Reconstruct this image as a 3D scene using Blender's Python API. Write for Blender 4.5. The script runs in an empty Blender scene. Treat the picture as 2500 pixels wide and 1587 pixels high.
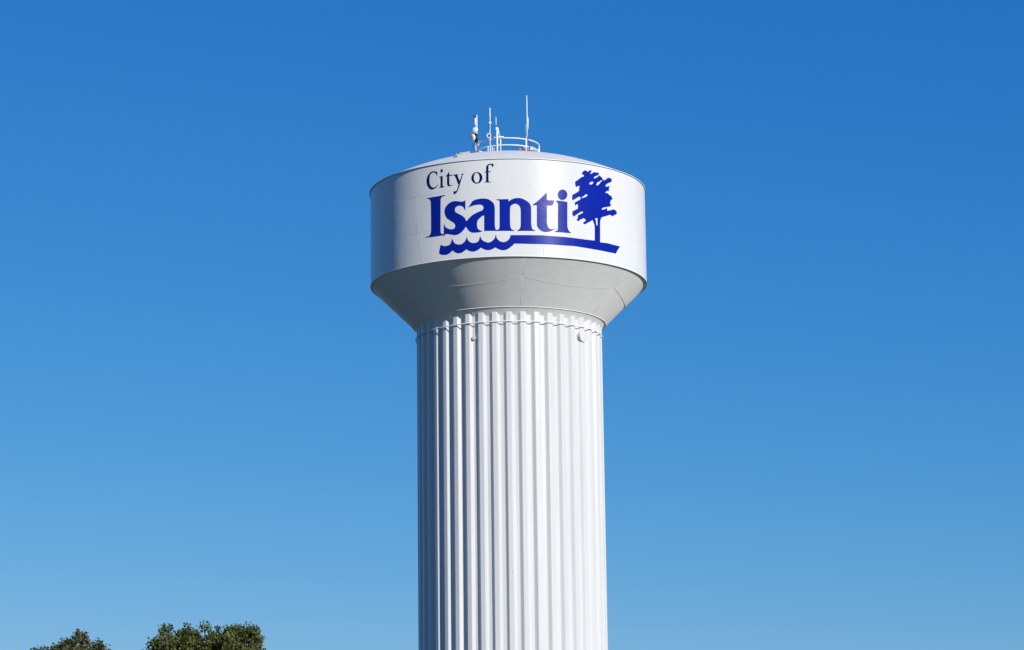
import bpy, bmesh, math, random
from math import sin, cos, pi, radians, sqrt, atan2
from mathutils import Vector, Matrix, geometry

SC = bpy.context.scene
COL = SC.collection
random.seed(7)

# ------------------------------------------------------------------ camera, sky, sun, exposure
R = 9.0                                   # tank radius in metres
EYE = 1.6
DIST = 171.867                            # eye to the tower axis
cam_d = bpy.data.cameras.new('camera')
cam = bpy.data.objects.new('camera', cam_d)
COL.objects.link(cam)
cam_d.sensor_fit = 'HORIZONTAL'
cam_d.sensor_width = 36.0
cam_d.lens = 6585.67 / 2500 * 36.0
cam_d.clip_start = 0.5
cam_d.clip_end = 20000
cam.matrix_world = (Matrix.Translation((0, -DIST, EYE)) @ Matrix.Rotation(-0.00105568, 4, 'Z')
                    @ Matrix.Rotation(pi / 2 + 0.199596696, 4, 'X') @ Matrix.Rotation(-0.0124198, 4, 'Z'))
SC.camera = cam
SC.view_settings.view_transform = 'Standard'
SC.view_settings.look = 'None'
SC.view_settings.gamma = 1.0
SC.view_settings.use_curve_mapping = False
SC.view_settings.exposure = 0.0

SUN_EL = radians(24.5)
SUN_AZ = radians(36.0)                    # to the right of the line from the tower to the eye
sun_dir = Vector((sin(SUN_AZ) * cos(SUN_EL), -cos(SUN_AZ) * cos(SUN_EL), sin(SUN_EL)))
sun_d = bpy.data.lights.new('sun', 'SUN')
sun_d.energy = 5.0
sun_d.angle = radians(0.53)
sun_d.color = (1.0, 0.965, 0.91)
sun = bpy.data.objects.new('sun', sun_d)
COL.objects.link(sun)
sun.location = (60, -60, 80)
sun.rotation_euler = (-sun_dir).to_track_quat('-Z', 'Y').to_euler()

world = bpy.data.worlds.new('World')
SC.world = world
world.use_nodes = True
nt = world.node_tree
for n in list(nt.nodes):
    nt.nodes.remove(n)
w_out = nt.nodes.new('ShaderNodeOutputWorld')
w_bg = nt.nodes.new('ShaderNodeBackground')
w_sky = nt.nodes.new('ShaderNodeTexSky')
w_sky.sky_type = 'NISHITA'
w_sky.sun_disc = False
w_sky.sun_elevation = SUN_EL
w_sky.sun_rotation = atan2(sun_dir.x, sun_dir.y)
w_sky.altitude = 300
w_sky.air_density = 1.0
w_sky.dust_density = 0.1
w_sky.ozone_density = 3.0
w_bg.inputs['Strength'].default_value = 0.1
# the clear autumn sky of the photograph is a deeper blue than the stock sky: a per-channel response curve
w_sep = nt.nodes.new('ShaderNodeSeparateColor')
w_com = nt.nodes.new('ShaderNodeCombineColor')
w_scale = nt.nodes.new('ShaderNodeVectorMath')
w_scale.operation = 'SCALE'
w_scale.inputs['Scale'].default_value = 0.1
nt.links.new(w_sky.outputs['Color'], w_scale.inputs[0])
nt.links.new(w_scale.outputs['Vector'], w_sep.inputs['Color'])
for ch, gam, mul, top in (('Red', 1.86, 7.0, 0.72), ('Green', 0.98, 6.1, 0.85), ('Blue', 0.53, 7.92, 1.0)):
    w_c = nt.nodes.new('ShaderNodeMath')
    w_c.operation = 'MINIMUM'
    w_c.inputs[1].default_value = top
    nt.links.new(w_sep.outputs[ch], w_c.inputs[0])
    w_p = nt.nodes.new('ShaderNodeMath')
    w_p.operation = 'POWER'
    w_p.inputs[1].default_value = gam
    w_m = nt.nodes.new('ShaderNodeMath')
    w_m.operation = 'MULTIPLY'
    w_m.inputs[1].default_value = mul
    nt.links.new(w_c.outputs[0], w_p.inputs[0])
    nt.links.new(w_p.outputs[0], w_m.inputs[0])
    nt.links.new(w_m.outputs[0], w_com.inputs[ch])
nt.links.new(w_com.outputs['Color'], w_bg.inputs['Color'])
nt.links.new(w_bg.outputs['Background'], w_out.inputs['Surface'])

# ------------------------------------------------------------------ materials
def principled(name, base, rough, spec=0.5, metallic=0.0, chalk=0.0):
    m = bpy.data.materials.new(name)
    m.use_nodes = True
    b = m.node_tree.nodes['Principled BSDF']
    b.inputs['Base Color'].default_value = (*base, 1)
    b.inputs['Roughness'].default_value = rough
    b.inputs['Specular IOR Level'].default_value = spec
    b.inputs['Metallic'].default_value = metallic
    b.inputs['Diffuse Roughness'].default_value = chalk
    return m, b


def paint_mat(name, base, rough, vary=0.04, streak=(0.6, 0.6, 0.12), wave=0.0, wave_scale=0.8, fine=0.0, spec=0.5, chalk=0.0):
    """Brushed enamel: faint vertical weathering in the colour, slow waviness of the plates in the normal."""
    m, b = principled(name, base, rough, spec, 0.0, chalk)
    t = m.node_tree
    tc = t.nodes.new('ShaderNodeTexCoord')
    mp = t.nodes.new('ShaderNodeMapping')
    mp.inputs['Scale'].default_value = streak
    t.links.new(tc.outputs['Object'], mp.inputs['Vector'])
    n = t.nodes.new('ShaderNodeTexNoise')
    n.inputs['Scale'].default_value = 2.2
    n.inputs['Detail'].default_value = 6
    n.inputs['Roughness'].default_value = 0.65
    t.links.new(mp.outputs['Vector'], n.inputs['Vector'])
    r = t.nodes.new('ShaderNodeValToRGB')
    r.color_ramp.elements[0].position = 0.35
    r.color_ramp.elements[1].position = 0.62
    r.color_ramp.elements[0].color = (*[c * (1 - vary) for c in base], 1)
    r.color_ramp.elements[1].color = (*base, 1)
    t.links.new(n.outputs['Fac'], r.inputs['Fac'])
    t.links.new(r.outputs['Color'], b.inputs['Base Color'])
    rr = t.nodes.new('ShaderNodeMapRange')
    rr.inputs['To Min'].default_value = rough * 0.85
    rr.inputs['To Max'].default_value = rough * 1.2
    t.links.new(n.outputs['Fac'], rr.inputs['Value'])
    t.links.new(rr.outputs['Result'], b.inputs['Roughness'])
    if wave:
        n2 = t.nodes.new('ShaderNodeTexNoise')
        n2.inputs['Scale'].default_value = wave_scale
        n2.inputs['Detail'].default_value = 3
        t.links.new(tc.outputs['Object'], n2.inputs['Vector'])
        bp = t.nodes.new('ShaderNodeBump')
        bp.inputs['Strength'].default_value = 1.0
        bp.inputs['Distance'].default_value = wave
        t.links.new(n2.outputs['Fac'], bp.inputs['Height'])
        last = bp
        if fine:
            n3 = t.nodes.new('ShaderNodeTexNoise')
            n3.inputs['Scale'].default_value = 9.0
            n3.inputs['Detail'].default_value = 4
            t.links.new(tc.outputs['Object'], n3.inputs['Vector'])
            b3 = t.nodes.new('ShaderNodeBump')
            b3.inputs['Strength'].default_value = 1.0
            b3.inputs['Distance'].default_value = fine
            t.links.new(n3.outputs['Fac'], b3.inputs['Height'])
            t.links.new(bp.outputs['Normal'], b3.inputs['Normal'])
            last = b3
        t.links.new(last.outputs['Normal'], b.inputs['Normal'])
    return m


WHITE = (0.685, 0.69, 0.675)
M_WALL = paint_mat('white_tank_enamel', WHITE, 0.24, 0.03, wave=0.012, wave_scale=0.7, fine=0.0012, spec=0.25, chalk=0.4)
M_CONE = paint_mat('white_cone_enamel', (0.75, 0.75, 0.735), 0.42, 0.05, streak=(0.9, 0.9, 0.25), wave=0.008, chalk=1.0)
M_ROOF = paint_mat('white_roof_enamel', (0.60, 0.595, 0.57), 0.45, 0.05, wave=0.004, spec=0.25, chalk=0.3)
M_COL = paint_mat('white_column_enamel', (0.63, 0.635, 0.625), 0.38, 0.07, streak=(1.2, 1.2, 0.05), wave=0.003, spec=0.4, chalk=0.45)
M_TRIM = paint_mat('white_trim_enamel', (0.80, 0.80, 0.785), 0.4, 0.03, chalk=0.5)
M_BLUE = paint_mat('blue_sign_enamel', (0.003, 0.013, 0.27), 0.22, 0.10, wave=0.012, wave_scale=0.7, fine=0.0012, spec=0.28)
M_BLUE2 = paint_mat('deep_blue_sign_enamel', (0.001, 0.003, 0.085), 0.22, 0.10, wave=0.012, wave_scale=0.7, spec=0.3)
M_FIBRE = paint_mat('white_fibreglass', (0.80, 0.82, 0.82), 0.45, 0.02)
M_CREAM = paint_mat('cream_radome', (0.72, 0.68, 0.58), 0.55, 0.04)
M_DARK = paint_mat('dark_grey_bracket', (0.035, 0.038, 0.05), 0.5, 0.1)
M_CABLE = paint_mat('black_cable_jacket', (0.012, 0.013, 0.02), 0.5, 0.1)
M_STEEL = paint_mat('galvanised_steel', (0.42, 0.43, 0.45), 0.45, 0.12)


# ------------------------------------------------------------------ mesh helpers
def link(name, bm, mat, parent=None, smooth=False):
    me = bpy.data.meshes.new(name)
    bm.normal_update()
    bm.to_mesh(me)
    bm.free()
    me.materials.append(mat)
    if smooth:
        for p in me.polygons:
            p.use_smooth = True
    o = bpy.data.objects.new(name, me)
    COL.objects.link(o)
    if parent is not None:
        o.parent = parent
        o.matrix_parent_inverse = parent_world(parent).inverted()
    return o


def parent_world(o):
    while o.parent:
        o = o.parent
    return Matrix.Translation(ROOT_LOC.get(o.name, (0, 0, 0)))


ROOT_LOC = {}


def thing(name, loc, label, cat, group=None):
    o = bpy.data.objects.new(name, None)
    o.empty_display_size = 0.3
    COL.objects.link(o)
    o.location = loc
    ROOT_LOC[o.name] = loc
    tag(o, label, cat, group)
    return o


def tag(o, label=None, cat=None, group=None, kind=None):
    if label:
        o['label'] = label
    if cat:
        o['category'] = cat
    if group:
        o['group'] = group
    if kind:
        o['kind'] = kind
    return o


def lathe(bm, prof, seg=96, closed=False, axis_xy=(0, 0)):
    rings = []
    for r, z in prof:
        if r < 1e-6:
            rings.append([bm.verts.new((axis_xy[0], axis_xy[1], z))])
        else:
            rings.append([bm.verts.new((axis_xy[0] + r * sin(2 * pi * k / seg), axis_xy[1] - r * cos(2 * pi * k / seg), z))
                          for k in range(seg)])
    n = len(rings)
    for i in range(n if closed else n - 1):
        a, b = rings[i], rings[(i + 1) % n]
        for k in range(seg):
            k2 = (k + 1) % seg
            if len(a) == 1:
                bm.faces.new((a[0], b[k], b[k2]))
            elif len(b) == 1:
                bm.faces.new((a[k2], a[k], b[0]))
            else:
                bm.faces.new((a[k2], a[k], b[k], b[k2]))
    return bm


def ring_bar(r0, r1, z0, z1, seg=360):
    bm = bmesh.new()
    lathe(bm, [(r0, z1), (r1, z1), (r1, z0), (r0, z0)], seg, closed=True)
    bmesh.ops.recalc_face_normals(bm, faces=bm.faces)
    return bm


def path_tube(bm, pts, rad, n=8, caps=True):
    """A tube swept along points; rad is one radius or one per point."""
    pts = [Vector(p) for p in pts]
    rads = [rad] * len(pts) if not hasattr(rad, '__len__') else rad
    rings = []
    up = Vector((0.31, 0.87, 0.38))
    for i, p in enumerate(pts):
        d = (pts[min(i + 1, len(pts) - 1)] - pts[max(i - 1, 0)]).normalized()
        s = d.cross(up)
        if s.length < 1e-3:
            s = d.cross(Vector((1, 0, 0)))
        s.normalize()
        t = d.cross(s)
        rings.append([bm.verts.new(p + rads[i] * (cos(2 * pi * k / n) * s + sin(2 * pi * k / n) * t)) for k in range(n)])
    for a, b in zip(rings, rings[1:]):
        for k in range(n):
            bm.faces.new((a[k], a[(k + 1) % n], b[(k + 1) % n], b[k]))
    if caps:
        bm.faces.new(rings[0][::-1])
        bm.faces.new(rings[-1])
    return bm


def box(bm, c, size, rot=None, bevel=0.0):
    m = Matrix.Translation(c) @ (rot.to_4x4() if rot else Matrix.Identity(4)) @ Matrix.Diagonal((*size, 1))
    r = bmesh.ops.create_cube(bm, size=1.0, matrix=m)
    if bevel:
        es = list({e for v in r['verts'] for e in v.link_edges})
        bmesh.ops.bevel(bm, geom=es, offset=bevel, segments=2, affect='EDGES', profile=0.5)
    return bm


def lathe_dir(bm, prof, origin, direction, seg=28):
    """Lathe about an arbitrary axis: prof is (radius, distance along direction)."""
    q = Vector(direction).normalized().to_track_quat('Z', 'Y').to_matrix().to_4x4()
    m = Matrix.Translation(origin) @ q
    b2 = bmesh.new()
    lathe(b2, prof, seg)
    bmesh.ops.recalc_face_normals(b2, faces=b2.faces)
    me = bpy.data.meshes.new('tmp')
    b2.to_mesh(me)
    b2.free()
    me.transform(m)
    bm.from_mesh(me)
    bpy.data.meshes.remove(me)
    return bm


# ------------------------------------------------------------------ ground
def make_grass():
    m, b = principled('mown_grass', (0.06, 0.08, 0.025), 0.9, 0.2)
    t = m.node_tree
    tc = t.nodes.new('ShaderNodeTexCoord')
    n = t.nodes.new('ShaderNodeTexNoise')
    n.inputs['Scale'].default_value = 0.15
    n.inputs['Detail'].default_value = 8
    t.links.new(tc.outputs['Object'], n.inputs['Vector'])
    r = t.nodes.new('ShaderNodeValToRGB')
    r.color_ramp.elements[0].position = 0.35
    r.color_ramp.elements[1].position = 0.7
    r.color_ramp.elements[0].color = (0.028, 0.036, 0.012, 1)
    r.color_ramp.elements[1].color = (0.06, 0.06, 0.03, 1)
    t.links.new(n.outputs['Fac'], r.inputs['Fac'])
    t.links.new(r.outputs['Color'], b.inputs['Base Color'])
    return m


bm = bmesh.new()
G = 6000
vs = [bm.verts.new((x, y, 0)) for x, y in ((-G, -G), (G, -G), (G, G), (-G, G))]
bm.faces.new(vs)
tag(link('ground', bm, make_grass()), kind='structure')

# ------------------------------------------------------------------ the water tower
Z_TOP = 4.83764 * R + EYE                 # top edge of the tank wall
Z_BOT = 4.14630 * R + EYE                 # bottom edge of the tank wall
R_COL = 0.66758 * R                       # over the ribs of the column
RIB = 0.0215 * R                          # depth of the ribs
CONE_K = 0.97708                          # slope of the cone
R_CONE = 0.9917 * R                       # where the cone leaves the ledge
DOME = 2.1 * R
DOME_C = Z_TOP - sqrt(DOME * DOME - R * R)


def dome_z(x, y):
    return DOME_C + sqrt(DOME * DOME - x * x - y * y)


def cone_z(r):
    return Z_BOT - (R_CONE - r) * CONE_K


tower = thing('water_tower', (0, 0, 0), 'tall white water tower with ribbed column and blue City of Isanti lettering', 'water tower')

# roof: a shallow dome
bm = bmesh.new()
NR = 26
lathe(bm, [(R * (1 - i / NR), DOME_C + sqrt(DOME * DOME - (R * (1 - i / NR)) ** 2)) for i in range(NR)] + [(0, DOME_C + DOME)], 288)
bmesh.ops.recalc_face_normals(bm, faces=bm.faces)
roof = link('tank_roof', bm, M_ROOF, tower, True)

# wall: three courses of rolled plates, each a little out of round, with low weld beads between them
bm = bmesh.new()
COURSES = (Z_BOT, Z_BOT + 2.02, Z_BOT + 4.35, Z_TOP)
SEG = 480
wrng = random.Random(5)


def wobble(ph, c):
    q = 0
    for n, amp, off in c:
        q += amp * sin(n * ph + off)
    return R - 0.004 - 0.010 * (0.5 + 0.5 * max(-1, min(1, q)))


for z0, z1 in zip(COURSES, COURSES[1:]):
    c = [(n, wrng.uniform(0.2, 0.45), wrng.uniform(0, 2 * pi)) for n in (5, 9, 14, 21)]
    rows = []
    for z in (z0, z0 + 0.06, (z0 + z1) / 2, z1 - 0.06, z1):
        rows.append([bm.verts.new((wobble(2 * pi * k / SEG, c) * sin(2 * pi * k / SEG), -wobble(2 * pi * k / SEG, c) * cos(2 * pi * k / SEG), z)) for k in range(SEG)])
    for a, b in zip(rows, rows[1:]):
        for k in range(SEG):
            k2 = (k + 1) % SEG
            bm.faces.new((a[k], a[k2], b[k2], b[k]))
wall = link('tank_wall', bm, M_WALL, tower, True)
bm = bmesh.new()
for z in COURSES[1:-1]:
    lathe(bm, [(R - 0.012 + 0.008 * cos(2 * pi * k / 8), z + 0.010 * sin(2 * pi * k / 8)) for k in range(8)], 240, closed=True)
for z0, z1, off in zip(COURSES, COURSES[1:], (14.0, -39.5, 9.0)):
    for k in range(7):
        ph = radians(off) + k * 2 * pi / 7
        path_tube(bm, [((R - 0.016) * sin(ph), -(R - 0.016) * cos(ph), z0 + 0.01), ((R - 0.016) * sin(ph), -(R - 0.016) * cos(ph), z1 - 0.01)], 0.0105, 6)
bmesh.ops.recalc_face_normals(bm, faces=bm.faces)
link('wall_weld', bm, M_WALL, wall, True)

link('top_rim', ring_bar(R - 0.02, R + 0.06, Z_TOP - 0.012, Z_TOP + 0.018), M_TRIM, tower)
link('lower_ledge', ring_bar(R_CONE - 0.05, R + 0.004, Z_BOT - 0.03, Z_BOT + 0.012), M_TRIM, tower)

# cone, carried in behind the column
bm = bmesh.new()
prof = [(R_CONE - (R_CONE - 5.3) * i / 8, cone_z(R_CONE - (R_CONE - 5.3) * i / 8) - 0.03) for i in range(9)]
lathe(bm, prof, 360)
bmesh.ops.recalc_face_normals(bm, faces=bm.faces)
cone = link('tank_cone', bm, M_CONE, tower, True)


def hoop(rad, z, tube, seg=240):
    b = bmesh.new()
    lathe(b, [(rad + tube * cos(2 * pi * k / 8), z + tube * sin(2 * pi * k / 8)) for k in range(8)], seg, closed=True)
    bmesh.ops.recalc_face_normals(b, faces=b.faces)
    return b


link('cone_ring', hoop(0.6962 * R, 3.8559 * R + EYE - 0.028, 0.018), M_TRIM, cone, True)

# weld beads on the cone: seven plates, scalloped mid seam, straight seams between plates
bm = bmesh.new()
P0, PN = radians(6.4), radians(360 / 7)


def cone_pt(r, ph, off=0.0):
    n = 0.699
    return ((r + off * n) * sin(ph), -(r + off * n) * cos(ph), cone_z(r) - 0.03 - off * 0.715)


for k in range(7):
    pts = []
    for i in range(25):
        s = i / 24
        d = (s - 0.5) * 2
        pts.append(cone_pt((0.8364 + 0.0406 * d * d) * R, P0 + (k + s) * PN, 0.004))
    path_tube(bm, pts, 0.0075, 6)
    path_tube(bm, [cone_pt(r * R, P0 + k * PN, -0.006) for r in (0.99, 0.93, 0.88)], 0.012, 6)
    path_tube(bm, [cone_pt(r * R, P0 + k * PN, -0.006) for r in (0.88, 0.79, 0.70)], 0.012, 6)
    path_tube(bm, [cone_pt(r * R, P0 + (k + 0.44) * PN, -0.002) for r in (0.695, 0.66, 0.63)], 0.014, 6)
link('weld_seam', bm, M_CONE, cone, True)

# column: 42 trapezoid ribs with eased corners
rng = random.Random(3)
prof = []
N_RIB = 42
pitch = 2 * pi / N_RIB
for k in range(N_RIB):
    a0 = radians(-1.85) + k * pitch + radians(rng.uniform(-0.05, 0.05))
    w1 = radians(2.95 + rng.uniform(-0.05, 0.05))
    w2 = radians(1.48 + rng.uniform(-0.05, 0.05))
    w3 = radians(2.38 + rng.uniform(-0.05, 0.05))
    prof += [(a0, R_COL), (a0 + w1, R_COL), (a0 + w1 + w2, R_COL - RIB), (a0 + w1 + w2 + w3, R_COL - RIB)]
pts2 = [Vector((r * sin(a), -r * cos(a))) for a, r in prof]
ring = []
for i, p in enumerate(pts2):
    q0, q1 = pts2[i - 1], pts2[(i + 1) % len(pts2)]
    e0 = p + (q0 - p).normalized() * 0.035
    e1 = p + (q1 - p).normalized() * 0.035
    for t in (0, 0.5, 1):
        ring.append((1 - t) ** 2 * e0 + 2 * t * (1 - t) * p + t * t * e1)
bm = bmesh.new()
z_levels = (0.0, 8.0, 16.0, 24.0, 32.0, cone_z(R_COL) + 0.10)
rows = [[bm.verts.new((p.x, p.y, z)) for p in ring] for z in z_levels]
nn = len(ring)
for a, b in zip(rows, rows[1:]):
    for k in range(nn):
        bm.faces.new((a[k], a[(k + 1) % nn], b[(k + 1) % nn], b[k]))
bmesh.ops.recalc_face_normals(bm, faces=bm.faces)
column = link('column', bm, M_COL, tower)
ZR = 3.75563 * R + EYE
link('rod_ring', hoop(0.6778 * R - 0.032, ZR, 0.032), M_TRIM, column, True)

# fittings under the rod ring
ph = 0.885
ax = Vector((sin(ph), -cos(ph), 0))
c = ax * (R_COL - 0.22) + Vector((0, 0, 3.6929 * R + EYE - 0.02))
bm = bmesh.new()
lathe_dir(bm, [(0.36, 0.0), (0.36, 0.25), (0.38, 0.255), (0.38, 0.285), (0.365, 0.295), (0.0, 0.305)], c, ax, 40)
link('round_vent_cover', bm, M_COL, column)
ph = -0.388
ax = Vector((sin(ph), -cos(ph), 0))
c = ax * (R_COL - RIB - 0.02) + Vector((0, 0, 3.6501 * R + EYE))
bm = bmesh.new()
lathe_dir(bm, [(0.11, 0.0), (0.125, 0.14), (0.125, 0.19), (0.0, 0.20)], c, ax, 20)
path_tube(bm, [c + ax * 0.1, c + ax * 0.1 + Vector((0.02, 0, 0.7)), c + ax * 0.12 + Vector((0.03, 0, 1.6))], 0.010, 6)
link('round_fitting', bm, M_COL, column)
bm = bmesh.new()
ph = 0.0061
ax = Vector((sin(ph), -cos(ph), 0))
lathe_dir(bm, [(0.028, 0), (0.028, 0.025), (0, 0.03)], ax * (R_COL - 0.005) + Vector((0, 0, 2.0049 * R + EYE)), ax, 12)
link('bolt', bm, M_STEEL, column)

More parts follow.
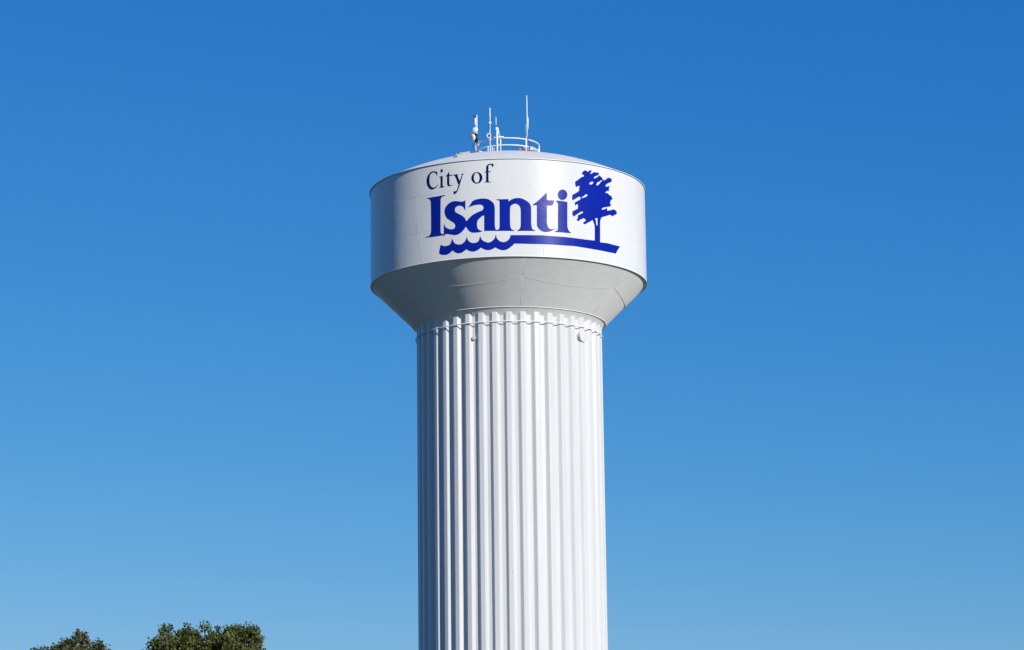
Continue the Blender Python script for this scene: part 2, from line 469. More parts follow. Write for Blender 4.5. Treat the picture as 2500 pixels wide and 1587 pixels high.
# painted marks on the wall: contours are (metres round the wall, height above the eye[, 1 = smooth])
GLYPHS = {"small_lettering":[[[[-4.593,43.1],[-4.585,42.916],[-4.599,42.738],[-4.639,42.882,1],[-4.716,42.99,1],[-4.867,43.057,1],[-5.028,43.008,1],[-5.127,42.911,1],[-5.165,42.75,1],[-5.18,42.572,1],[-5.162,42.375,1],[-5.099,42.226,1],[-5.011,42.116,1],[-4.875,42.065,1],[-4.739,42.091,1],[-4.628,42.166,1],[-4.557,42.233],[-4.542,42.203],[-4.629,42.09,1],[-4.772,41.999,1],[-4.947,41.962,1],[-5.109,42.006,1],[-5.247,42.138,1],[-5.345,42.305,1],[-5.388,42.52,1],[-5.374,42.727,1],[-5.308,42.883,1],[-5.191,43.018,1],[-5.052,43.108,1],[-4.89,43.126,1],[-4.747,43.094,1],[-4.645,43.049],[-4.618,43.094]]],
[[[-4.19,43.06],[-4.194,43.026],[-4.206,42.997],[-4.223,42.975],[-4.246,42.962],[-4.27,42.96],[-4.295,42.968],[-4.317,42.987],[-4.334,43.014],[-4.346,43.046],[-4.349,43.081],[-4.345,43.115],[-4.333,43.144],[-4.315,43.166],[-4.293,43.179],[-4.268,43.181],[-4.244,43.173],[-4.222,43.154],[-4.205,43.127],[-4.194,43.095]]],
[[[-4.456,42.718],[-4.352,42.715],[-4.203,42.733],[-4.208,42.145],[-4.189,42.074,1],[-4.098,42.018],[-4.098,41.982],[-4.466,42.007],[-4.466,42.026],[-4.381,42.036,1],[-4.349,42.094,1],[-4.345,42.606,1],[-4.368,42.676,1],[-4.456,42.699]]],
[[[-3.741,42.974],[-3.739,42.739],[-3.527,42.728],[-3.527,42.673],[-3.738,42.686],[-3.742,42.199,1],[-3.716,42.1,1],[-3.643,42.066,1],[-3.525,42.106],[-3.522,42.089],[-3.599,42.038,1],[-3.687,42.016,1],[-3.776,42.026,1],[-3.857,42.095,1],[-3.883,42.216,1],[-3.879,42.686],[-3.98,42.664],[-3.987,42.692],[-3.881,42.769,1],[-3.806,42.871,1]]],
[[[-3.461,42.724],[-3.107,42.717],[-3.107,42.692],[-3.186,42.681],[-3.13,42.493],[-3.04,42.277],[-2.968,42.422],[-2.898,42.608],[-2.877,42.673],[-2.944,42.693],[-2.944,42.709],[-2.738,42.725],[-2.738,42.701],[-2.823,42.664],[-2.876,42.496],[-2.991,42.161],[-3.081,41.853],[-3.161,41.695,1],[-3.224,41.563,1],[-3.283,41.511,1],[-3.355,41.473],[-3.443,41.476],[-3.441,41.648],[-3.296,41.642,1],[-3.216,41.728,1],[-3.15,41.887,1],[-3.108,42.062],[-3.162,42.157],[-3.274,42.48],[-3.345,42.626],[-3.374,42.656],[-3.454,42.69]]],
[[[-1.559,42.36],[-1.569,42.279],[-1.596,42.202],[-1.638,42.135],[-1.694,42.08],[-1.761,42.04],[-1.835,42.017],[-1.914,42.013],[-1.992,42.028],[-2.066,42.06],[-2.133,42.109],[-2.189,42.172],[-2.23,42.245],[-2.256,42.325],[-2.264,42.408],[-2.254,42.489],[-2.227,42.565],[-2.184,42.632],[-2.128,42.687],[-2.06,42.726],[-1.985,42.748],[-1.906,42.752],[-1.828,42.737],[-1.754,42.705],[-1.688,42.657],[-1.633,42.595],[-1.592,42.523],[-1.567,42.443]],
[[-1.732,42.375],[-1.739,42.291],[-1.759,42.214],[-1.79,42.148],[-1.829,42.099],[-1.875,42.07],[-1.924,42.062],[-1.973,42.076],[-2.018,42.112],[-2.057,42.166],[-2.087,42.236],[-2.105,42.316],[-2.111,42.4],[-2.103,42.484],[-2.084,42.561],[-2.053,42.626],[-2.013,42.675],[-1.967,42.705],[-1.918,42.712],[-1.869,42.698],[-1.824,42.663],[-1.785,42.608],[-1.756,42.539],[-1.738,42.459]]],
[[[-1.447,42.087],[-1.329,42.101],[-1.319,42.703],[-1.441,42.693],[-1.44,42.712],[-1.318,42.763],[-1.315,43.004,1],[-1.28,43.12,1],[-1.171,43.221,1],[-1.023,43.239,1],[-0.902,43.227,1],[-0.832,43.162],[-0.876,43.074,1],[-0.951,43.004],[-0.959,43.126,1],[-1.023,43.178,1],[-1.118,43.171,1],[-1.162,43.107,1],[-1.173,43.011,1],[-1.176,42.757],[-1.028,42.753],[-1.028,42.715],[-1.177,42.707],[-1.18,42.129],[-1.149,42.093],[-1.032,42.07],[-1.033,42.042],[-1.447,42.062]]]],"large_lettering":[[[[-5.455,41.457],[-5.243,41.45],[-5.023,41.46],[-4.454,41.47],[-4.042,41.479],[-4.042,41.435],[-4.201,41.411,1],[-4.317,41.328,1],[-4.359,41.199,1],[-4.371,40.228],[-4.38,39.197,1],[-4.346,39.059,1],[-4.255,38.99,1],[-4.153,38.96],[-4.153,38.918],[-4.428,38.9],[-4.898,38.904],[-5.473,38.931],[-5.473,38.96],[-5.261,38.993,1],[-5.126,39.109,1],[-5.069,39.287,1],[-5.057,40.113],[-5.074,41.151,1],[-5.11,41.281,1],[-5.219,41.397,1]]],
[[[-2.743,40.959],[-2.675,40.998],[-2.677,40.339],[-2.712,40.383],[-2.764,40.511,1],[-2.89,40.635,1],[-3.06,40.692,1],[-3.232,40.668,1],[-3.353,40.546,1],[-3.375,40.424,1],[-3.322,40.295,1],[-3.129,40.163,1],[-2.896,40.028,1],[-2.728,39.869,1],[-2.645,39.698],[-2.583,39.631],[-2.586,39.313],[-2.653,39.318],[-2.777,39.133,1],[-2.99,38.946,1],[-3.205,38.853,1],[-3.4,38.841,1],[-3.64,38.896,1],[-3.905,38.966,1],[-4.063,38.943],[-4.108,38.876],[-4.154,38.816],[-4.171,38.935],[-4.141,39.045],[-4.136,39.673],[-4.103,39.535],[-4.014,39.401,1],[-3.836,39.278,1],[-3.637,39.225,1],[-3.44,39.256,1],[-3.352,39.392,1],[-3.383,39.549,1],[-3.502,39.664,1],[-3.742,39.844,1],[-3.941,40.011,1],[-4.041,40.229,1],[-4.078,40.44,1],[-4.026,40.661,1],[-3.89,40.831,1],[-3.689,40.953,1],[-3.446,41.014,1],[-3.187,40.979,1],[-2.909,40.926,1]]],
[[[-2.528,40.495],[-2.36,40.684],[-2.223,40.89,1],[-2.036,40.98,1],[-1.769,41.024,1],[-1.524,41.025,1],[-1.281,40.987,1],[-1.08,40.886,1],[-0.901,40.714,1],[-0.822,40.515,1],[-0.805,40.248,1],[-0.815,39.324,1],[-0.797,39.139,1],[-0.749,38.994],[-0.75,38.926],[-1.484,38.951],[-1.474,39.944],[-1.576,39.922,1],[-1.74,39.798,1],[-1.885,39.643,1],[-1.938,39.441,1],[-1.92,39.214,1],[-1.849,39.076,1],[-1.728,38.997,1],[-1.586,38.948],[-1.749,38.895,1],[-2.056,38.878,1],[-2.283,38.91,1],[-2.448,39.025,1],[-2.572,39.199,1],[-2.644,39.311],[-2.641,39.625],[-2.599,39.643],[-2.525,39.75,1],[-2.378,39.893,1],[-2.19,40.033,1],[-1.982,40.132,1],[-1.777,40.212,1],[-1.592,40.283,1],[-1.52,40.382,1],[-1.529,40.526,1],[-1.63,40.625,1],[-1.813,40.65,1],[-2.039,40.64,1],[-2.288,40.586,1]]],
[[[-0.708,40.931],[-0.518,40.938],[0.052,40.938],[0.051,40.8],[0.121,40.834],[0.242,40.915,1],[0.443,40.987,1],[0.643,41.008,1],[0.844,40.985,1],[1.064,40.899,1],[1.284,40.75,1],[1.403,40.608,1],[1.451,40.424,1],[1.458,40.137],[1.452,39.417,1],[1.484,39.152,1],[1.553,39.01,1],[1.705,38.961],[1.705,38.924],[0.567,38.904],[0.577,38.943],[0.678,38.995,1],[0.764,39.118,1],[0.794,39.303,1],[0.806,40.227,1],[0.766,40.433,1],[0.658,40.576,1],[0.499,40.647,1],[0.318,40.596,1],[0.187,40.484,1],[0.144,40.289,1],[0.134,39.406,1],[0.161,39.139,1],[0.239,38.995,1],[0.378,38.941],[0.377,38.904],[-0.76,38.92],[-0.75,38.977],[-0.579,39.009],[-0.517,39.192,1],[-0.5,40.711,1],[-0.519,40.856,1],[-0.698,40.902]]],
[[[2.467,41.425],[2.471,40.949],[2.516,40.929],[2.95,40.934],[2.938,40.855],[2.83,40.609],[2.477,40.587],[2.468,40.468],[2.454,39.531,1],[2.48,39.332,1],[2.557,39.158,1],[2.714,39.082,1],[2.875,39.114,1],[3.019,39.204],[2.92,39.086,1],[2.713,38.966,1],[2.507,38.899,1],[2.237,38.897,1],[2.016,38.998,1],[1.863,39.17,1],[1.817,39.347,1],[1.83,40.568],[1.574,40.57],[1.574,40.608],[1.82,40.784],[2.022,40.971],[2.227,41.171],[2.387,41.336]]],
[[[3.846,41.377],[3.836,41.301],[3.811,41.227],[3.77,41.16],[3.717,41.102],[3.654,41.056],[3.585,41.025],[3.512,41.011],[3.44,41.013],[3.372,41.032],[3.312,41.068],[3.262,41.117],[3.225,41.178],[3.202,41.247],[3.196,41.321],[3.205,41.397],[3.23,41.47],[3.269,41.537],[3.321,41.594],[3.383,41.639],[3.451,41.67],[3.524,41.684],[3.596,41.682],[3.665,41.663],[3.727,41.629],[3.778,41.58],[3.816,41.52],[3.839,41.451]]],
[[[3.054,40.939],[3.44,40.942],[3.84,40.905],[3.812,39.337,1],[3.862,39.163,1],[3.956,39.015,1],[4.095,38.943],[3.881,38.925],[3.429,38.926],[2.945,38.923],[2.946,38.952],[3.104,39.014,1],[3.171,39.152,1],[3.18,39.398],[3.201,40.695,1],[3.157,40.815,1]]]],"tree_emblem":[[[[5.006,43.01],[5.099,43.077,1],[5.228,43.105,1],[5.31,43.074],[5.356,43.025],[5.432,43.075],[5.508,43.144],[5.665,43.169],[5.659,43.076],[5.581,42.994],[5.56,42.921],[5.656,42.958],[5.813,43.051,1],[5.912,43.097,1],[6.049,43.071],[6.191,43.129],[6.251,43.095],[6.267,42.916],[6.369,42.922],[6.45,42.867],[6.563,42.799],[6.593,42.71],[6.677,42.684],[6.851,42.753,1],[6.963,42.851,1],[7.098,42.925,1],[7.233,42.911],[7.384,42.925],[7.416,42.836],[7.388,42.697],[7.156,42.601],[6.975,42.507],[6.863,42.409],[6.817,42.299],[6.948,42.317],[7.23,42.402],[7.217,42.328],[7.143,42.3],[7.136,42.055],[6.984,42.045],[6.851,41.959],[6.784,41.886],[7.002,41.899],[7.156,41.807],[7.338,41.768],[7.428,41.674],[7.443,41.558],[7.296,41.525],[7.262,41.393],[7.197,41.258],[7.287,41.225],[7.308,41.15],[7.249,41.101],[7.135,41.045],[6.933,40.993],[6.651,40.913],[6.481,40.82],[6.454,40.729],[6.701,40.799],[6.821,40.875],[6.909,40.903],[6.959,40.739],[7.218,40.821],[7.499,40.916,1],[7.667,40.93,1],[7.823,40.848,1],[7.869,40.747,1],[7.755,40.64,1],[7.392,40.467],[7.346,40.482],[7.256,40.53],[7.074,40.484],[6.852,40.393],[6.445,40.244,1],[6.371,40.139,1],[6.316,40.006,1],[6.291,39.8],[6.26,38.411],[5.82,38.351],[5.846,39.488],[5.839,39.581],[5.803,39.731,1],[5.738,39.831],[5.712,39.945],[5.626,39.925],[5.51,39.848],[5.265,39.716],[5.135,39.627],[4.99,39.613],[4.956,39.702],[5.029,39.765],[5.121,39.815],[5.16,39.944],[5.033,39.96],[5.007,40.003],[4.925,39.955],[4.745,39.872],[4.691,39.812],[4.584,39.738],[4.465,39.881],[4.561,39.906],[4.571,40.125],[4.77,40.232],[4.951,40.331],[4.956,40.424],[4.791,40.374],[4.576,40.234],[4.383,40.089],[4.304,40.011],[4.228,40.073],[4.181,40.146],[4.185,40.333],[4.372,40.445],[4.583,40.561],[4.597,40.826],[4.475,40.821],[4.43,40.746],[4.378,40.771],[4.368,40.933],[4.575,41.057],[4.786,41.177],[4.783,41.329],[4.704,41.344],[4.597,41.293],[4.386,41.153],[4.212,41.049],[4.184,41.124],[4.189,41.386],[4.358,41.5],[4.586,41.634],[4.712,41.757],[4.68,41.925],[4.752,41.98],[4.735,42.033],[4.594,42.008],[4.496,41.935],[4.437,42.006],[4.403,42.252],[4.504,42.341],[4.691,42.472],[4.836,42.599],[5.073,42.706],[5.065,42.776],[5.002,42.815],[4.93,42.829],[4.92,42.921],[4.987,42.953]],
[[5.843,42.664],[5.855,42.767],[6.024,42.848],[6.187,42.956],[6.237,42.964],[6.215,42.861],[6.041,42.745]],
[[5.46,42.229],[5.519,42.344,1],[5.644,42.427,1],[5.784,42.456],[5.777,42.349,1],[5.679,42.269,1],[5.545,42.241]],
[[6.039,42.243],[6.058,42.351],[6.155,42.483],[6.298,42.529],[6.445,42.639],[6.512,42.668],[6.505,42.557],[6.4,42.53],[6.336,42.433],[6.17,42.279]],
[[4.853,41.263],[4.918,41.353],[5.064,41.441],[5.194,41.554],[5.296,41.572],[5.307,41.472],[5.209,41.402],[5.062,41.329]],
[[5.86,40.066],[5.958,40.103],[6.082,40.152],[6.081,39.676],[5.983,39.65],[5.945,39.953]]]],"wave_emblem":[[[[-4.379,38.335],[-4.308,38.273],[-4.183,38.223,1],[-4.059,38.202,1],[-3.889,38.211,1],[-3.766,38.255,1],[-3.659,38.371,1],[-3.612,38.507,1],[-3.578,38.642],[-3.529,38.513],[-3.463,38.379,1],[-3.344,38.268,1],[-3.167,38.209,1],[-2.976,38.213,1],[-2.829,38.292,1],[-2.69,38.436,1],[-2.597,38.643],[-2.539,38.438],[-2.439,38.332,1],[-2.297,38.248,1],[-2.127,38.228,1],[-1.957,38.256,1],[-1.829,38.375,1],[-1.745,38.652],[-1.674,38.451],[-1.563,38.332,1],[-1.452,38.267,1],[-1.402,38.248,1],[-1.261,38.201,1],[-1.093,38.234,1],[-0.944,38.338,1],[-0.822,38.484,1],[-0.767,38.687],[-0.715,38.494],[-0.637,38.369,1],[-0.492,38.255,1],[-0.293,38.196,1],[-0.106,38.248,1],[0.042,38.368,1],[0.123,38.518,1],[0.151,38.634],[0.724,38.637],[1.262,38.642],[2.213,38.658],[2.629,38.643],[3.266,38.645],[4.072,38.64],[4.532,38.63],[5.101,38.626],[5.834,38.651],[6.273,38.598],[6.928,38.639],[7.449,38.618],[8.122,38.63],[8.054,38.518],[7.869,38.348],[7.698,38.09],[7.069,38.072],[6.351,38.077],[5.65,38.08],[4.913,38.1],[4.216,38.121],[3.618,38.097],[2.76,38.103],[2.068,38.098],[1.254,38.085],[0.384,38.096],[0.29,37.985],[0.115,37.849,1],[-0.085,37.729,1],[-0.272,37.681,1],[-0.445,37.695,1],[-0.617,37.768,1],[-0.816,37.867],[-0.964,37.779,1],[-1.152,37.719,1],[-1.353,37.728,1],[-1.514,37.79,1],[-1.707,37.896],[-1.877,37.773,1],[-2.047,37.699,1],[-2.245,37.684,1],[-2.445,37.74,1],[-2.63,37.86],[-2.805,37.74,1],[-2.951,37.668,1],[-3.142,37.657,1],[-3.349,37.718,1],[-3.542,37.876],[-3.71,37.74,1],[-3.924,37.65,1],[-4.125,37.647,1],[-4.344,37.69,1],[-4.494,37.793],[-4.477,37.954]]]]}


def contour(ctrl):
    n = len(ctrl)
    P = [Vector((c[0], c[1])) for c in ctrl]
    S = [len(c) > 2 for c in ctrl]
    out = []
    for i in range(n):
        j = (i + 1) % n
        out.append(P[i])
        if S[i] or S[j]:
            t0 = (P[j] - P[i - 1]) * 0.5 if S[i] else (P[j] - P[i])
            t1 = (P[(j + 1) % n] - P[i]) * 0.5 if S[j] else (P[j] - P[i])
            L = (P[j] - P[i]).length
            for t in (t0, t1):
                if t.length > 1.3 * L:
                    t *= 1.3 * L / t.length
            for s in (0.25, 0.5, 0.75):
                h = s * s * (3 - 2 * s)
                out.append(P[i] * (1 - h) + P[j] * h + t0 * (s * (1 - s) ** 2) - t1 * (s * s * (1 - s)))
    clean = []
    for p in out:
        if not clean or (p - clean[-1]).length > 0.002:
            clean.append(p)
    return clean


def paint(name, shapes, mat, off):
    bm = bmesh.new()
    for k, loops in enumerate(shapes):
        b2 = bmesh.new()
        cs = [[Vector((p.x, p.y, 0)) for p in contour(l)] for l in loops]
        flat = [p for c in cs for p in c]
        vs = [b2.verts.new(p) for p in flat]
        for tri in geometry.tessellate_polygon(cs):
            try:
                b2.faces.new([vs[i] for i in tri])
            except ValueError:
                pass
        bmesh.ops.delete(b2, geom=[v for v in b2.verts if not v.link_faces], context='VERTS')
        u0, u1 = min(p.x for p in flat), max(p.x for p in flat)
        u = (math.floor(u0 / 0.12) + 1) * 0.12
        while u < u1:
            bmesh.ops.bisect_plane(b2, geom=b2.verts[:] + b2.edges[:] + b2.faces[:], dist=1e-5, plane_co=(u, 0, 0), plane_no=(1, 0, 0))
            u += 0.12
        rad = R + off + 0.0015 * k
        for v in b2.verts:
            a = v.co.x / R
            v.co = Vector((rad * sin(a), -rad * cos(a), v.co.y + EYE))
        b2.normal_update()
        for f in b2.faces:
            c = f.calc_center_median()
            if f.normal.x * c.x + f.normal.y * c.y < 0:
                f.normal_flip()
        me = bpy.data.meshes.new('tmp')
        b2.to_mesh(me)
        b2.free()
        bm.from_mesh(me)
        bpy.data.meshes.remove(me)
    return link(name, bm, mat, wall, True)


paint('small_lettering', GLYPHS['small_lettering'], M_BLUE2, 0.004)
paint('large_lettering', GLYPHS['large_lettering'], M_BLUE, 0.004)
paint('wave_emblem', GLYPHS['wave_emblem'], M_BLUE, 0.004)
paint('tree_emblem', GLYPHS['tree_emblem'], M_BLUE, 0.007)

# roof fittings
bm = bmesh.new()
hx, hy = -2.78, -6.55
hn = Vector((hx, hy, dome_z(hx, hy) - DOME_C)).normalized()
hm = hn.to_track_quat('Z', 'Y').to_matrix() @ Matrix.Rotation(0.45, 3, 'Z')
hc = Vector((hx, hy, dome_z(hx, hy)))
box(bm, hc + hn * 0.07, (0.85, 0.70, 0.14), hm, 0.02)
box(bm, hc + hn * 0.155, (0.90, 0.76, 0.035), hm, 0.015)
hatch = link('roof_hatch', bm, M_ROOF, roof)
bm = bmesh.new()
box(bm, hc + hn * 0.20 + hm @ Vector((-0.30, -0.30, 0)), (0.12, 0.08, 0.07), hm, 0.01)
link('hatch_latch', bm, M_DARK, tower).parent = roof
vx, vy = 1.30, -0.75
vz = dome_z(vx, vy)
bm = bmesh.new()
lathe(bm, [(0.42, vz - 0.1), (0.42, vz + 0.42), (0.72, vz + 0.36), (0.74, vz + 0.40), (0.70, vz + 0.56), (0.52, vz + 0.68), (0.25, vz + 0.74), (0, vz + 0.755)], 40, axis_xy=(vx, vy))
bmesh.ops.recalc_face_normals(bm, faces=bm.faces)
link('roof_vent', bm, M_STEEL, roof, True)
vx, vy = 1.90, -0.30
vz = dome_z(vx, vy)
bm = bmesh.new()
box(bm, (vx, vy, vz + 0.42), (0.42, 0.5, 0.55), Matrix.Rotation(0.2, 3, 'Z'), 0.03)
box(bm, (vx - 0.05, vy - 0.26, vz + 0.46), (0.10, 0.03, 0.16), Matrix.Rotation(0.2, 3, 'Z'))
link('equipment_box', bm, M_CREAM, roof)

# railing round the crown of the roof
RR = 2.12
zr0 = dome_z(RR, 0)


def arc(a0, a1, z, r=RR, n=40):
    return [(r * sin(a0 + (a1 - a0) * i / n), -r * cos(a0 + (a1 - a0) * i / n), z) for i in range(n + 1)]


bm = bmesh.new()
A0, A1 = radians(-78), radians(262)
for dz in (1.07, 0.60):
    path_tube(bm, arc(A0, A1, zr0 + dz, n=96), 0.040, 8)
railing = link('railing', bm, M_TRIM, tower, True)
for a in (-78, -32, 36, 86, 131, 174, 218, 262):
    bm = bmesh.new()
    a = radians(a)
    x, y = RR * sin(a), -RR * cos(a)
    path_tube(bm, [(x, y, dome_z(x, y) - 0.03), (x, y, zr0 + 1.07)], 0.04, 8)
    lathe(bm, [(0.09, dome_z(x, y) + 0.02), (0.09, dome_z(x, y) - 0.03)], 12, axis_xy=(x, y))
    link('railing_post', bm, M_TRIM, tower, True).parent = railing
bm = bmesh.new()
path_tube(bm, arc(radians(-24), radians(-6), zr0 + 1.16, r=RR + 0.02, n=8), 0.028, 8)
box(bm, (-0.55, -2.08, zr0 + 1.115), (0.75, 0.10, 0.05), Matrix.Rotation(-0.26, 3, 'Z'))
link('rail_clamp', bm, M_TRIM, tower, True).parent = railing

# ------------------------------------------------------------------ antennas on the roof


def zp(y, Y):                              # heights were measured once against the 38 px/m scale of the tower
    return 47.97 + (Y + 0.3) * 0.257 - (y - 370) * 0.0279


def pole(name, x, y, z0, z1, r, mat, parent, r1=None):
    bm = bmesh.new()
    path_tube(bm, [(x, y, z0), (x, y, z1)], [r, r if r1 is None else r1], 10)
    return link(name, bm, mat, parent, True)


# mast with a panel antenna
Y = -0.35
mx = -1.97
mb = dome_z(mx, Y)
mast = thing('antenna_mast', (mx, Y, mb), 'short mast at the left end of the roof railing carrying a white stick antenna', 'antenna mast')
pole('mast_pole', mx, Y, mb - 0.05, zp(281, Y), 0.036, M_TRIM, mast)
pole('mast_leg', mx + 0.10, Y - 0.05, mb - 0.05, zp(345, Y), 0.035, M_TRIM, mast)
pole('mast_leg', mx - 0.13, Y - 0.08, mb - 0.05, zp(348, Y), 0.03, M_TRIM, mast)
pole('stick_antenna', mx - 0.10, Y - 0.10, zp(318, Y), zp(289, Y), 0.042, M_FIBRE, mast)
bm = bmesh.new()
box(bm, (mx - 0.12, Y - 0.08, zp(285.5, Y)), (0.15, 0.12, 0.19), None, 0.015)
lathe_dir(bm, [(0.035, 0), (0.035, 0.10), (0, 0.11)], (mx - 0.16, Y - 0.13, zp(285, Y)), (-0.4, -1, 0), 12)
link('antenna_bracket', bm, M_DARK, mast)
bm = bmesh.new()
for dx, dy in ((-0.09, -0.12), (-0.04, -0.14), (-0.13, -0.06), (0.0, -0.1)):
    path_tube(bm, [(mx + dx, Y + dy, zp(328, Y)), (mx + dx * 1.2 + 0.02, Y + dy, zp(338, Y)), (mx + dx * 0.9 + 0.03, Y + dy, zp(349, Y))], 0.034, 6)
path_tube(bm, [(mx - 0.10, Y - 0.1, zp(349, Y)), (mx - 0.28, Y - 0.12, zp(355, Y)), (mx - 0.30, Y - 0.12, zp(362, Y)), (mx - 0.12, Y - 0.1, zp(368, Y))], 0.016, 6)
link('cable_bundle', bm, M_CABLE, mast, True)
bm = bmesh.new()
box(bm, (mx - 0.20, Y - 0.12, mb + 0.22), (0.22, 0.2, 0.34), None, 0.015)
link('junction_box', bm, M_TRIM, mast)


def dish(loc, d, rad, label, mount):
    t = thing('microwave_dish', loc, label, 'dish antenna', 'dish antennas on the left roof mast')
    d = Vector(d).normalized()
    o = Vector(loc)
    bm = bmesh.new()
    lathe_dir(bm, [(rad * 0.55, -0.10), (rad * 0.9, -0.06), (rad, 0.0), (rad, 0.05)], o, d, 32)
    link('reflector', bm, M_FIBRE, t, True)
    bm = bmesh.new()
    lathe_dir(bm, [(rad * 1.01, 0.05), (rad * 1.01, 0.075), (rad * 0.9, 0.10), (rad * 0.55, 0.12), (0, 0.13)], o, d, 32)
    link('radome', bm, M_CREAM, t, True)
    bm = bmesh.new()
    path_tube(bm, [o - d * 0.10, o - d * 0.16, Vector(mount)], 0.03, 8)
    lathe_dir(bm, [(rad * 0.4, -0.16), (rad * 0.4, -0.09), (0, -0.09)], o, d, 16)
    link('mount', bm, M_DARK, t)


dish((mx - 0.10, Y - 0.34, zp(321, Y) - 0.01), (-0.22, -1, -0.05), 0.19, 'round cream dish antenna facing the viewer, upper one on the mast', (mx, Y, zp(322, Y)))
dish((mx - 0.27, Y - 0.20, zp(338, Y)), (-0.86, -0.62, -0.15), 0.235, 'pale dish antenna turned to the left, below the round cream dish', (mx, Y, zp(338, Y)))

# antenna with a thick white upper tube
Y = -1.85
x = -1.10
b0 = dome_z(x, Y)
t = thing('whip_antenna', (x, Y, b0), 'white antenna with thick upper tube on a thin pole, beside the dish mast', 'antenna', 'whip antennas on the tower roof')
pole('pole', x, Y, b0 - 0.05, zp(304, Y), 0.026, M_FIBRE, t)
pole('antenna_tube', x + 0.01, Y, zp(303, Y), zp(265.5, Y), 0.038, M_FIBRE, t, 0.030)
pole('sleeve', x - 0.03, Y, zp(318, Y), zp(304, Y), 0.034, M_DARK, t)
bm = bmesh.new()
box(bm, (x + 0.02, Y, zp(302, Y)), (0.16, 0.13, 0.11), None, 0.012)
link('clamp', bm, M_TRIM, t)
bm = bmesh.new()
lathe_dir(bm, [(0.15, 0.0), (0.15, 0.12), (0.10, 0.14), (0.10, 0.06), (0, 0.06)], (x - 0.10, Y - 0.10, zp(334, Y)), (0.25, -1, -0.2), 20)
link('amplifier_drum', bm, M_TRIM, t)
bm = bmesh.new()
box(bm, (x - 0.04, Y - 0.22, zp(334, Y)), (0.11, 0.06, 0.17), None, 0.01)
link('amplifier_box', bm, M_DARK, t)
bm = bmesh.new()
for dx in (-0.14, 0.0, 0.13, 0.26):
    path_tube(bm, [(x + dx, Y - 0.05 * (dx > 0.2), dome_z(x + dx, Y) - 0.03), (x + dx, Y, zr0 + 0.60)], 0.032, 8)
link('base_frame', bm, M_TRIM, t)

# braced post with a thin whip
Y = -2.06
x = -0.64
b0 = dome_z(x, Y)
t = thing('whip_antenna', (x, Y, b0), 'shortest thin whip on a thick braced white post at the railing', 'antenna', 'whip antennas on the tower roof')
pole('post', x, Y, b0 - 0.05, zp(319, Y), 0.062, M_FIBRE, t)
pole('whip', x - 0.06, Y - 0.02, zp(312, Y), zp(288.5, Y), 0.026, M_FIBRE, t, 0.020)
bm = bmesh.new()
box(bm, (x - 0.03, Y - 0.02, zp(310.5, Y)), (0.13, 0.12, 0.11), None, 0.015)
link('clamp', bm, M_DARK, t)
bm = bmesh.new()
box(bm, (x - 0.01, Y - 0.04, zp(316.5, Y)), (0.15, 0.15, 0.19), None, 0.015)
link('antenna_base', bm, M_TRIM, t)
bm = bmesh.new()
path_tube(bm, [(x + 0.06, Y, zp(315, Y)), (x + 0.17, Y + 0.05, zp(337, Y))], 0.030, 8)
path_tube(bm, [(x + 0.22, Y + 0.03, dome_z(x + 0.22, Y) - 0.03), (x + 0.22, Y + 0.03, zp(334, Y))], 0.040, 8)
link('brace', bm, M_TRIM, t, True)

# tall rod
Y = -1.74
x = 1.30
b0 = dome_z(x, Y)
t = thing('whip_antenna', (x, Y, b0), 'tallest white rod antenna rising alone from the right part of the railing', 'antenna', 'whip antennas on the tower roof')
pole('lower_pole', x - 0.02, Y, b0 - 0.05, zp(334, Y), 0.026, M_FIBRE, t)
pole('rod', x + 0.03, Y, zp(336, Y), zp(236, Y), 0.038, M_FIBRE, t, 0.026)
pole('side_tube', x + 0.095, Y + 0.04, zp(317, Y), zp(289, Y), 0.026, M_FIBRE, t)
pole('support_pipe', x - 0.045, Y + 0.03, zp(335, Y), zp(303, Y), 0.026, M_STEEL, t)
bm = bmesh.new()
box(bm, (x + 0.03, Y, zp(303, Y)), (0.10, 0.10, 0.06), None, 0.01)
link('clamp', bm, M_STEEL, t)
bm = bmesh.new()
box(bm, (x, Y, zp(335.5, Y)), (0.14, 0.10, 0.07), None, 0.01)
link('clamp', bm, M_STEEL, t)
bm = bmesh.new()
path_tube(bm, [(x + 0.04, Y, zp(342, Y)), (x + 0.13, Y + 0.03, zp(346, Y)), (x + 0.19, Y + 0.05, zp(350, Y)), (x + 0.20, Y + 0.06, zp(358, Y)), (x + 0.12, Y + 0.1, zp(372, Y))], 0.024, 6)
link('cable', bm, M_CABLE, t, True)

# ------------------------------------------------------------------ trees in front, only their tops reach into the picture


def leaf_mat(name, cols):
    m, b = principled(name, cols[0], 0.55, 0.35)
    t = m.node_tree
    g = t.nodes.new('ShaderNodeNewGeometry')
    r = t.nodes.new('ShaderNodeValToRGB')
    r.color_ramp.elements[0].color = (*cols[0], 1)
    r.color_ramp.elements[1].color = (*cols[-1], 1)
    for i, c in enumerate(cols[1:-1]):
        e = r.color_ramp.elements.new((i + 1) / (len(cols) - 1))
        e.color = (*c, 1)
    t.links.new(g.outputs['Random Per Island'], r.inputs['Fac'])
    t.links.new(r.outputs['Color'], b.inputs['Base Color'])
    tr = t.nodes.new('ShaderNodeBsdfTranslucent')
    t.links.new(r.outputs['Color'], tr.inputs['Color'])
    mx_ = t.nodes.new('ShaderNodeMixShader')
    mx_.inputs['Fac'].default_value = 0.22
    out = t.nodes['Material Output']
    t.links.new(b.outputs['BSDF'], mx_.inputs[1])
    t.links.new(tr.outputs['BSDF'], mx_.inputs[2])
    t.links.new(mx_.outputs['Shader'], out.inputs['Surface'])
    return m


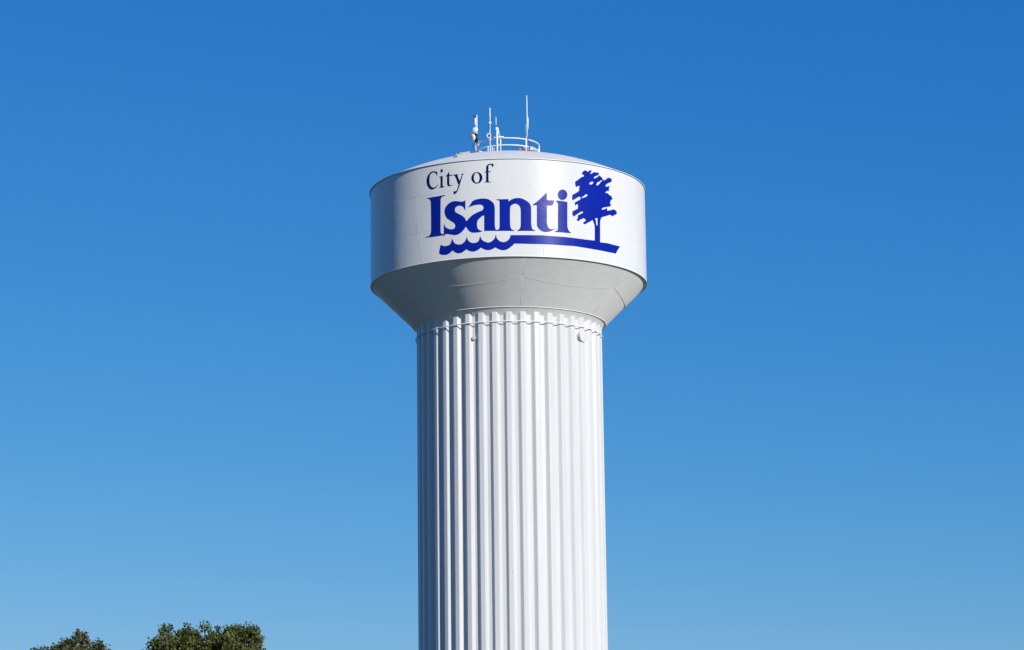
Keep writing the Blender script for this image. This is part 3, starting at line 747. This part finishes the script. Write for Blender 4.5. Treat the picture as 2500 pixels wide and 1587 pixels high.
def bark_mat():
    m, b = principled('grey_brown_bark', (0.10, 0.075, 0.055), 0.9, 0.2)
    t = m.node_tree
    n = t.nodes.new('ShaderNodeTexNoise')
    n.inputs['Scale'].default_value = 9
    n.inputs['Detail'].default_value = 6
    tc = t.nodes.new('ShaderNodeTexCoord')
    mp = t.nodes.new('ShaderNodeMapping')
    mp.inputs['Scale'].default_value = (1, 1, 0.2)
    t.links.new(tc.outputs['Object'], mp.inputs['Vector'])
    t.links.new(mp.outputs['Vector'], n.inputs['Vector'])
    r = t.nodes.new('ShaderNodeValToRGB')
    r.color_ramp.elements[0].color = (0.05, 0.038, 0.028, 1)
    r.color_ramp.elements[1].color = (0.16, 0.125, 0.095, 1)
    t.links.new(n.outputs['Fac'], r.inputs['Fac'])
    t.links.new(r.outputs['Color'], b.inputs['Base Color'])
    bp = t.nodes.new('ShaderNodeBump')
    bp.inputs['Distance'].default_value = 0.02
    t.links.new(n.outputs['Fac'], bp.inputs['Height'])
    t.links.new(bp.outputs['Normal'], b.inputs['Normal'])
    return m


M_BARK = bark_mat()


def add_leaf(bm, c, size, rg):
    """One folded leaf of two quads, any way up."""
    d = Vector((rg.gauss(0, 1), rg.gauss(0, 1), rg.gauss(-0.25, 0.8))).normalized()
    s = d.cross(Vector((rg.gauss(0, 1), rg.gauss(0, 1), rg.gauss(0, 1)))).normalized()
    n = d.cross(s)
    L, Wd = size, size * rg.uniform(0.34, 0.46)
    a = bm.verts.new(c)
    b_ = bm.verts.new(c + d * L)
    m1 = bm.verts.new(c + d * L * 0.45 + s * Wd + n * L * 0.12)
    m2 = bm.verts.new(c + d * L * 0.45 - s * Wd + n * L * 0.12)
    bm.faces.new((a, m1, b_))
    bm.faces.new((a, b_, m2))


def tree(loc, label, lobes, trunk_h, trunk_r, mat, tufts, leaves, leaf, seed, gap=0.0, tuft_r=0.30, clump_n=90, clump_r=0.24):
    """lobes: (x, y, z, rx, ry, rz) relative to the foot; leaf tufts fill the outer shell of each lobe."""
    rg = random.Random(seed)
    root = thing('broadleaf_tree', loc, label, 'tree', 'trees at the lower left')
    o = Vector(loc)
    vol = [l[3] * l[4] + l[4] * l[5] + l[3] * l[5] for l in lobes]
    tot = sum(vol)
    centres = []
    for l, v in zip(lobes, vol):
        lc, lr = Vector(l[:3]), Vector(l[3:])
        clumps = []
        for i in range(max(5, int(clump_n * v / tot))):
            d = Vector((rg.gauss(0, 1), rg.gauss(0, 1), rg.gauss(0.3, 1))).normalized()
            rad = rg.uniform(0.86, 1.0)
            clumps.append((lc + Vector((d.x * lr.x, d.y * lr.y, d.z * lr.z)) * rad, d, rg.uniform(0.6, 1.25)))
        for i in range(int(tufts * v / tot)):
            if rg.random() < 0.62:                       # most tufts gather in the clumps at the ends of the twigs
                c, d, w = rg.choice(clumps)
                if rg.random() < gap:
                    continue
                q = Vector((rg.gauss(0, 1), rg.gauss(0, 1), rg.gauss(0, 0.8)))
                centres.append((c + q * (clump_r * w / max(1.0, q.length)) - d * 0.08, d))
            else:                                        # the rest fill the lobe behind them
                d = Vector((rg.gauss(0, 1), rg.gauss(0, 1), rg.gauss(0.2, 1))).normalized()
                centres.append((lc + Vector((d.x * lr.x, d.y * lr.y, d.z * lr.z)) * rg.uniform(0.4, 0.85), d))
    bm = bmesh.new()
    for p, d in centres:
        tr_ = tuft_r * rg.uniform(0.6, 1.15)
        for k in range(int(leaves * rg.uniform(0.6, 1.3))):
            q = Vector((rg.gauss(0, 0.5), rg.gauss(0, 0.5), rg.gauss(0, 0.45)))
            q = q * (tr_ * min(1.0, 1.0 / q.length))
            add_leaf(bm, o + p + q, leaf * rg.uniform(0.65, 1.2), rg)
    link('crown', bm, mat, root)
    # trunk with limbs reaching the lobes, twigs reaching a share of the tufts
    bm = bmesh.new()
    top = Vector((rg.uniform(-0.1, 0.1), rg.uniform(-0.1, 0.1), trunk_h))
    path_tube(bm, [o + Vector((0, 0, -0.1)), o + Vector((0.02, 0.01, 0.25)), o + top * 0.5 + Vector((0.05, -0.03, 0)), o + top],
              [trunk_r * 1.5, trunk_r * 1.05, trunk_r * 0.9, trunk_r * 0.7], 12)
    limbs = []
    for l in lobes:
        lc = Vector(l[:3])
        mid = top.lerp(lc, 0.5) + Vector((rg.uniform(-0.2, 0.2), rg.uniform(-0.2, 0.2), 0.1))
        path_tube(bm, [o + top * 0.92, o + mid, o + lc, o + lc + Vector((0, 0, l[5] * 0.5))],
                  [trunk_r * 0.55, trunk_r * 0.36, trunk_r * 0.2, trunk_r * 0.06], 8)
        limbs.append((mid, lc))
    for p, d in centres[::2]:
        mid, lc = min(limbs, key=lambda q: (q[1] - p).length)
        s = mid.lerp(lc, rg.uniform(0.5, 1.0))
        path_tube(bm, [o + s, o + s.lerp(p, 0.5) + Vector((0, 0, 0.06)), o + p + d * 0.05], [0.028, 0.017, 0.006], 5, caps=False)
    link('trunk', bm, M_BARK, root, True)
    return root


M_LEAF_A = leaf_mat('maple_leaf_green', [(0.045, 0.064, 0.010), (0.075, 0.098, 0.016), (0.105, 0.122, 0.024), (0.14, 0.13, 0.036)])
M_LEAF_B = leaf_mat('thin_leaf_olive', [(0.050, 0.060, 0.015), (0.080, 0.088, 0.022), (0.11, 0.108, 0.032), (0.14, 0.115, 0.045)])

tree((-9.2, -90, 0), 'dense round green tree top, the broader of the two trees at lower left',
     [(-1.0, 0.0, 7.66, 0.85, 1.2, 1.34), (-0.2, 0.3, 7.58, 0.9, 1.3, 1.40), (0.65, -0.1, 7.5, 0.9, 1.2, 1.38), (1.18, 0.2, 7.7, 0.52, 1.0, 1.28), (-0.1, -0.5, 7.5, 0.9, 0.8, 1.36),
      (-1.55, 0.1, 7.2, 0.5, 1.0, 1.30), (-0.65, -0.9, 7.42, 1.1, 0.9, 1.38), (0.6, -0.9, 7.35, 1.1, 0.9, 1.35),
      (-1.5, 0.1, 6.2, 1.05, 1.4, 1.5), (1.5, 0.0, 6.1, 1.05, 1.4, 1.45), (0.0, -0.9, 6.1, 1.7, 1.2, 1.6), (0.1, 0.9, 6.2, 1.7, 1.2, 1.9),
      (0.0, 0.0, 5.0, 2.2, 2.3, 1.5)],
     3.6, 0.17, M_LEAF_A, 3600, 30, 0.098, 11, tuft_r=0.17, clump_n=260, clump_r=0.26)
tree((-13.5, -90, 0), 'thinner olive tree top with sky showing through, at the far lower left',
     [(0.02, 0.0, 8.0, 0.55, 0.6, 0.85), (-0.5, 0.1, 7.88, 0.55, 0.6, 0.85), (0.52, 0.0, 7.98, 0.45, 0.6, 0.88), (1.08, 0.1, 7.55, 0.38, 0.6, 0.88), (-0.72, 0.0, 7.5, 0.38, 0.6, 0.80),
      (-0.2, -0.4, 7.4, 1.0, 0.9, 1.1), (0.2, 0.5, 7.0, 1.1, 1.0, 1.3), (0.0, 0.0, 5.4, 1.5, 1.5, 1.3)],
     3.8, 0.12, M_LEAF_B, 1700, 25, 0.095, 23, gap=0.12, tuft_r=0.15, clump_n=110, clump_r=0.21)
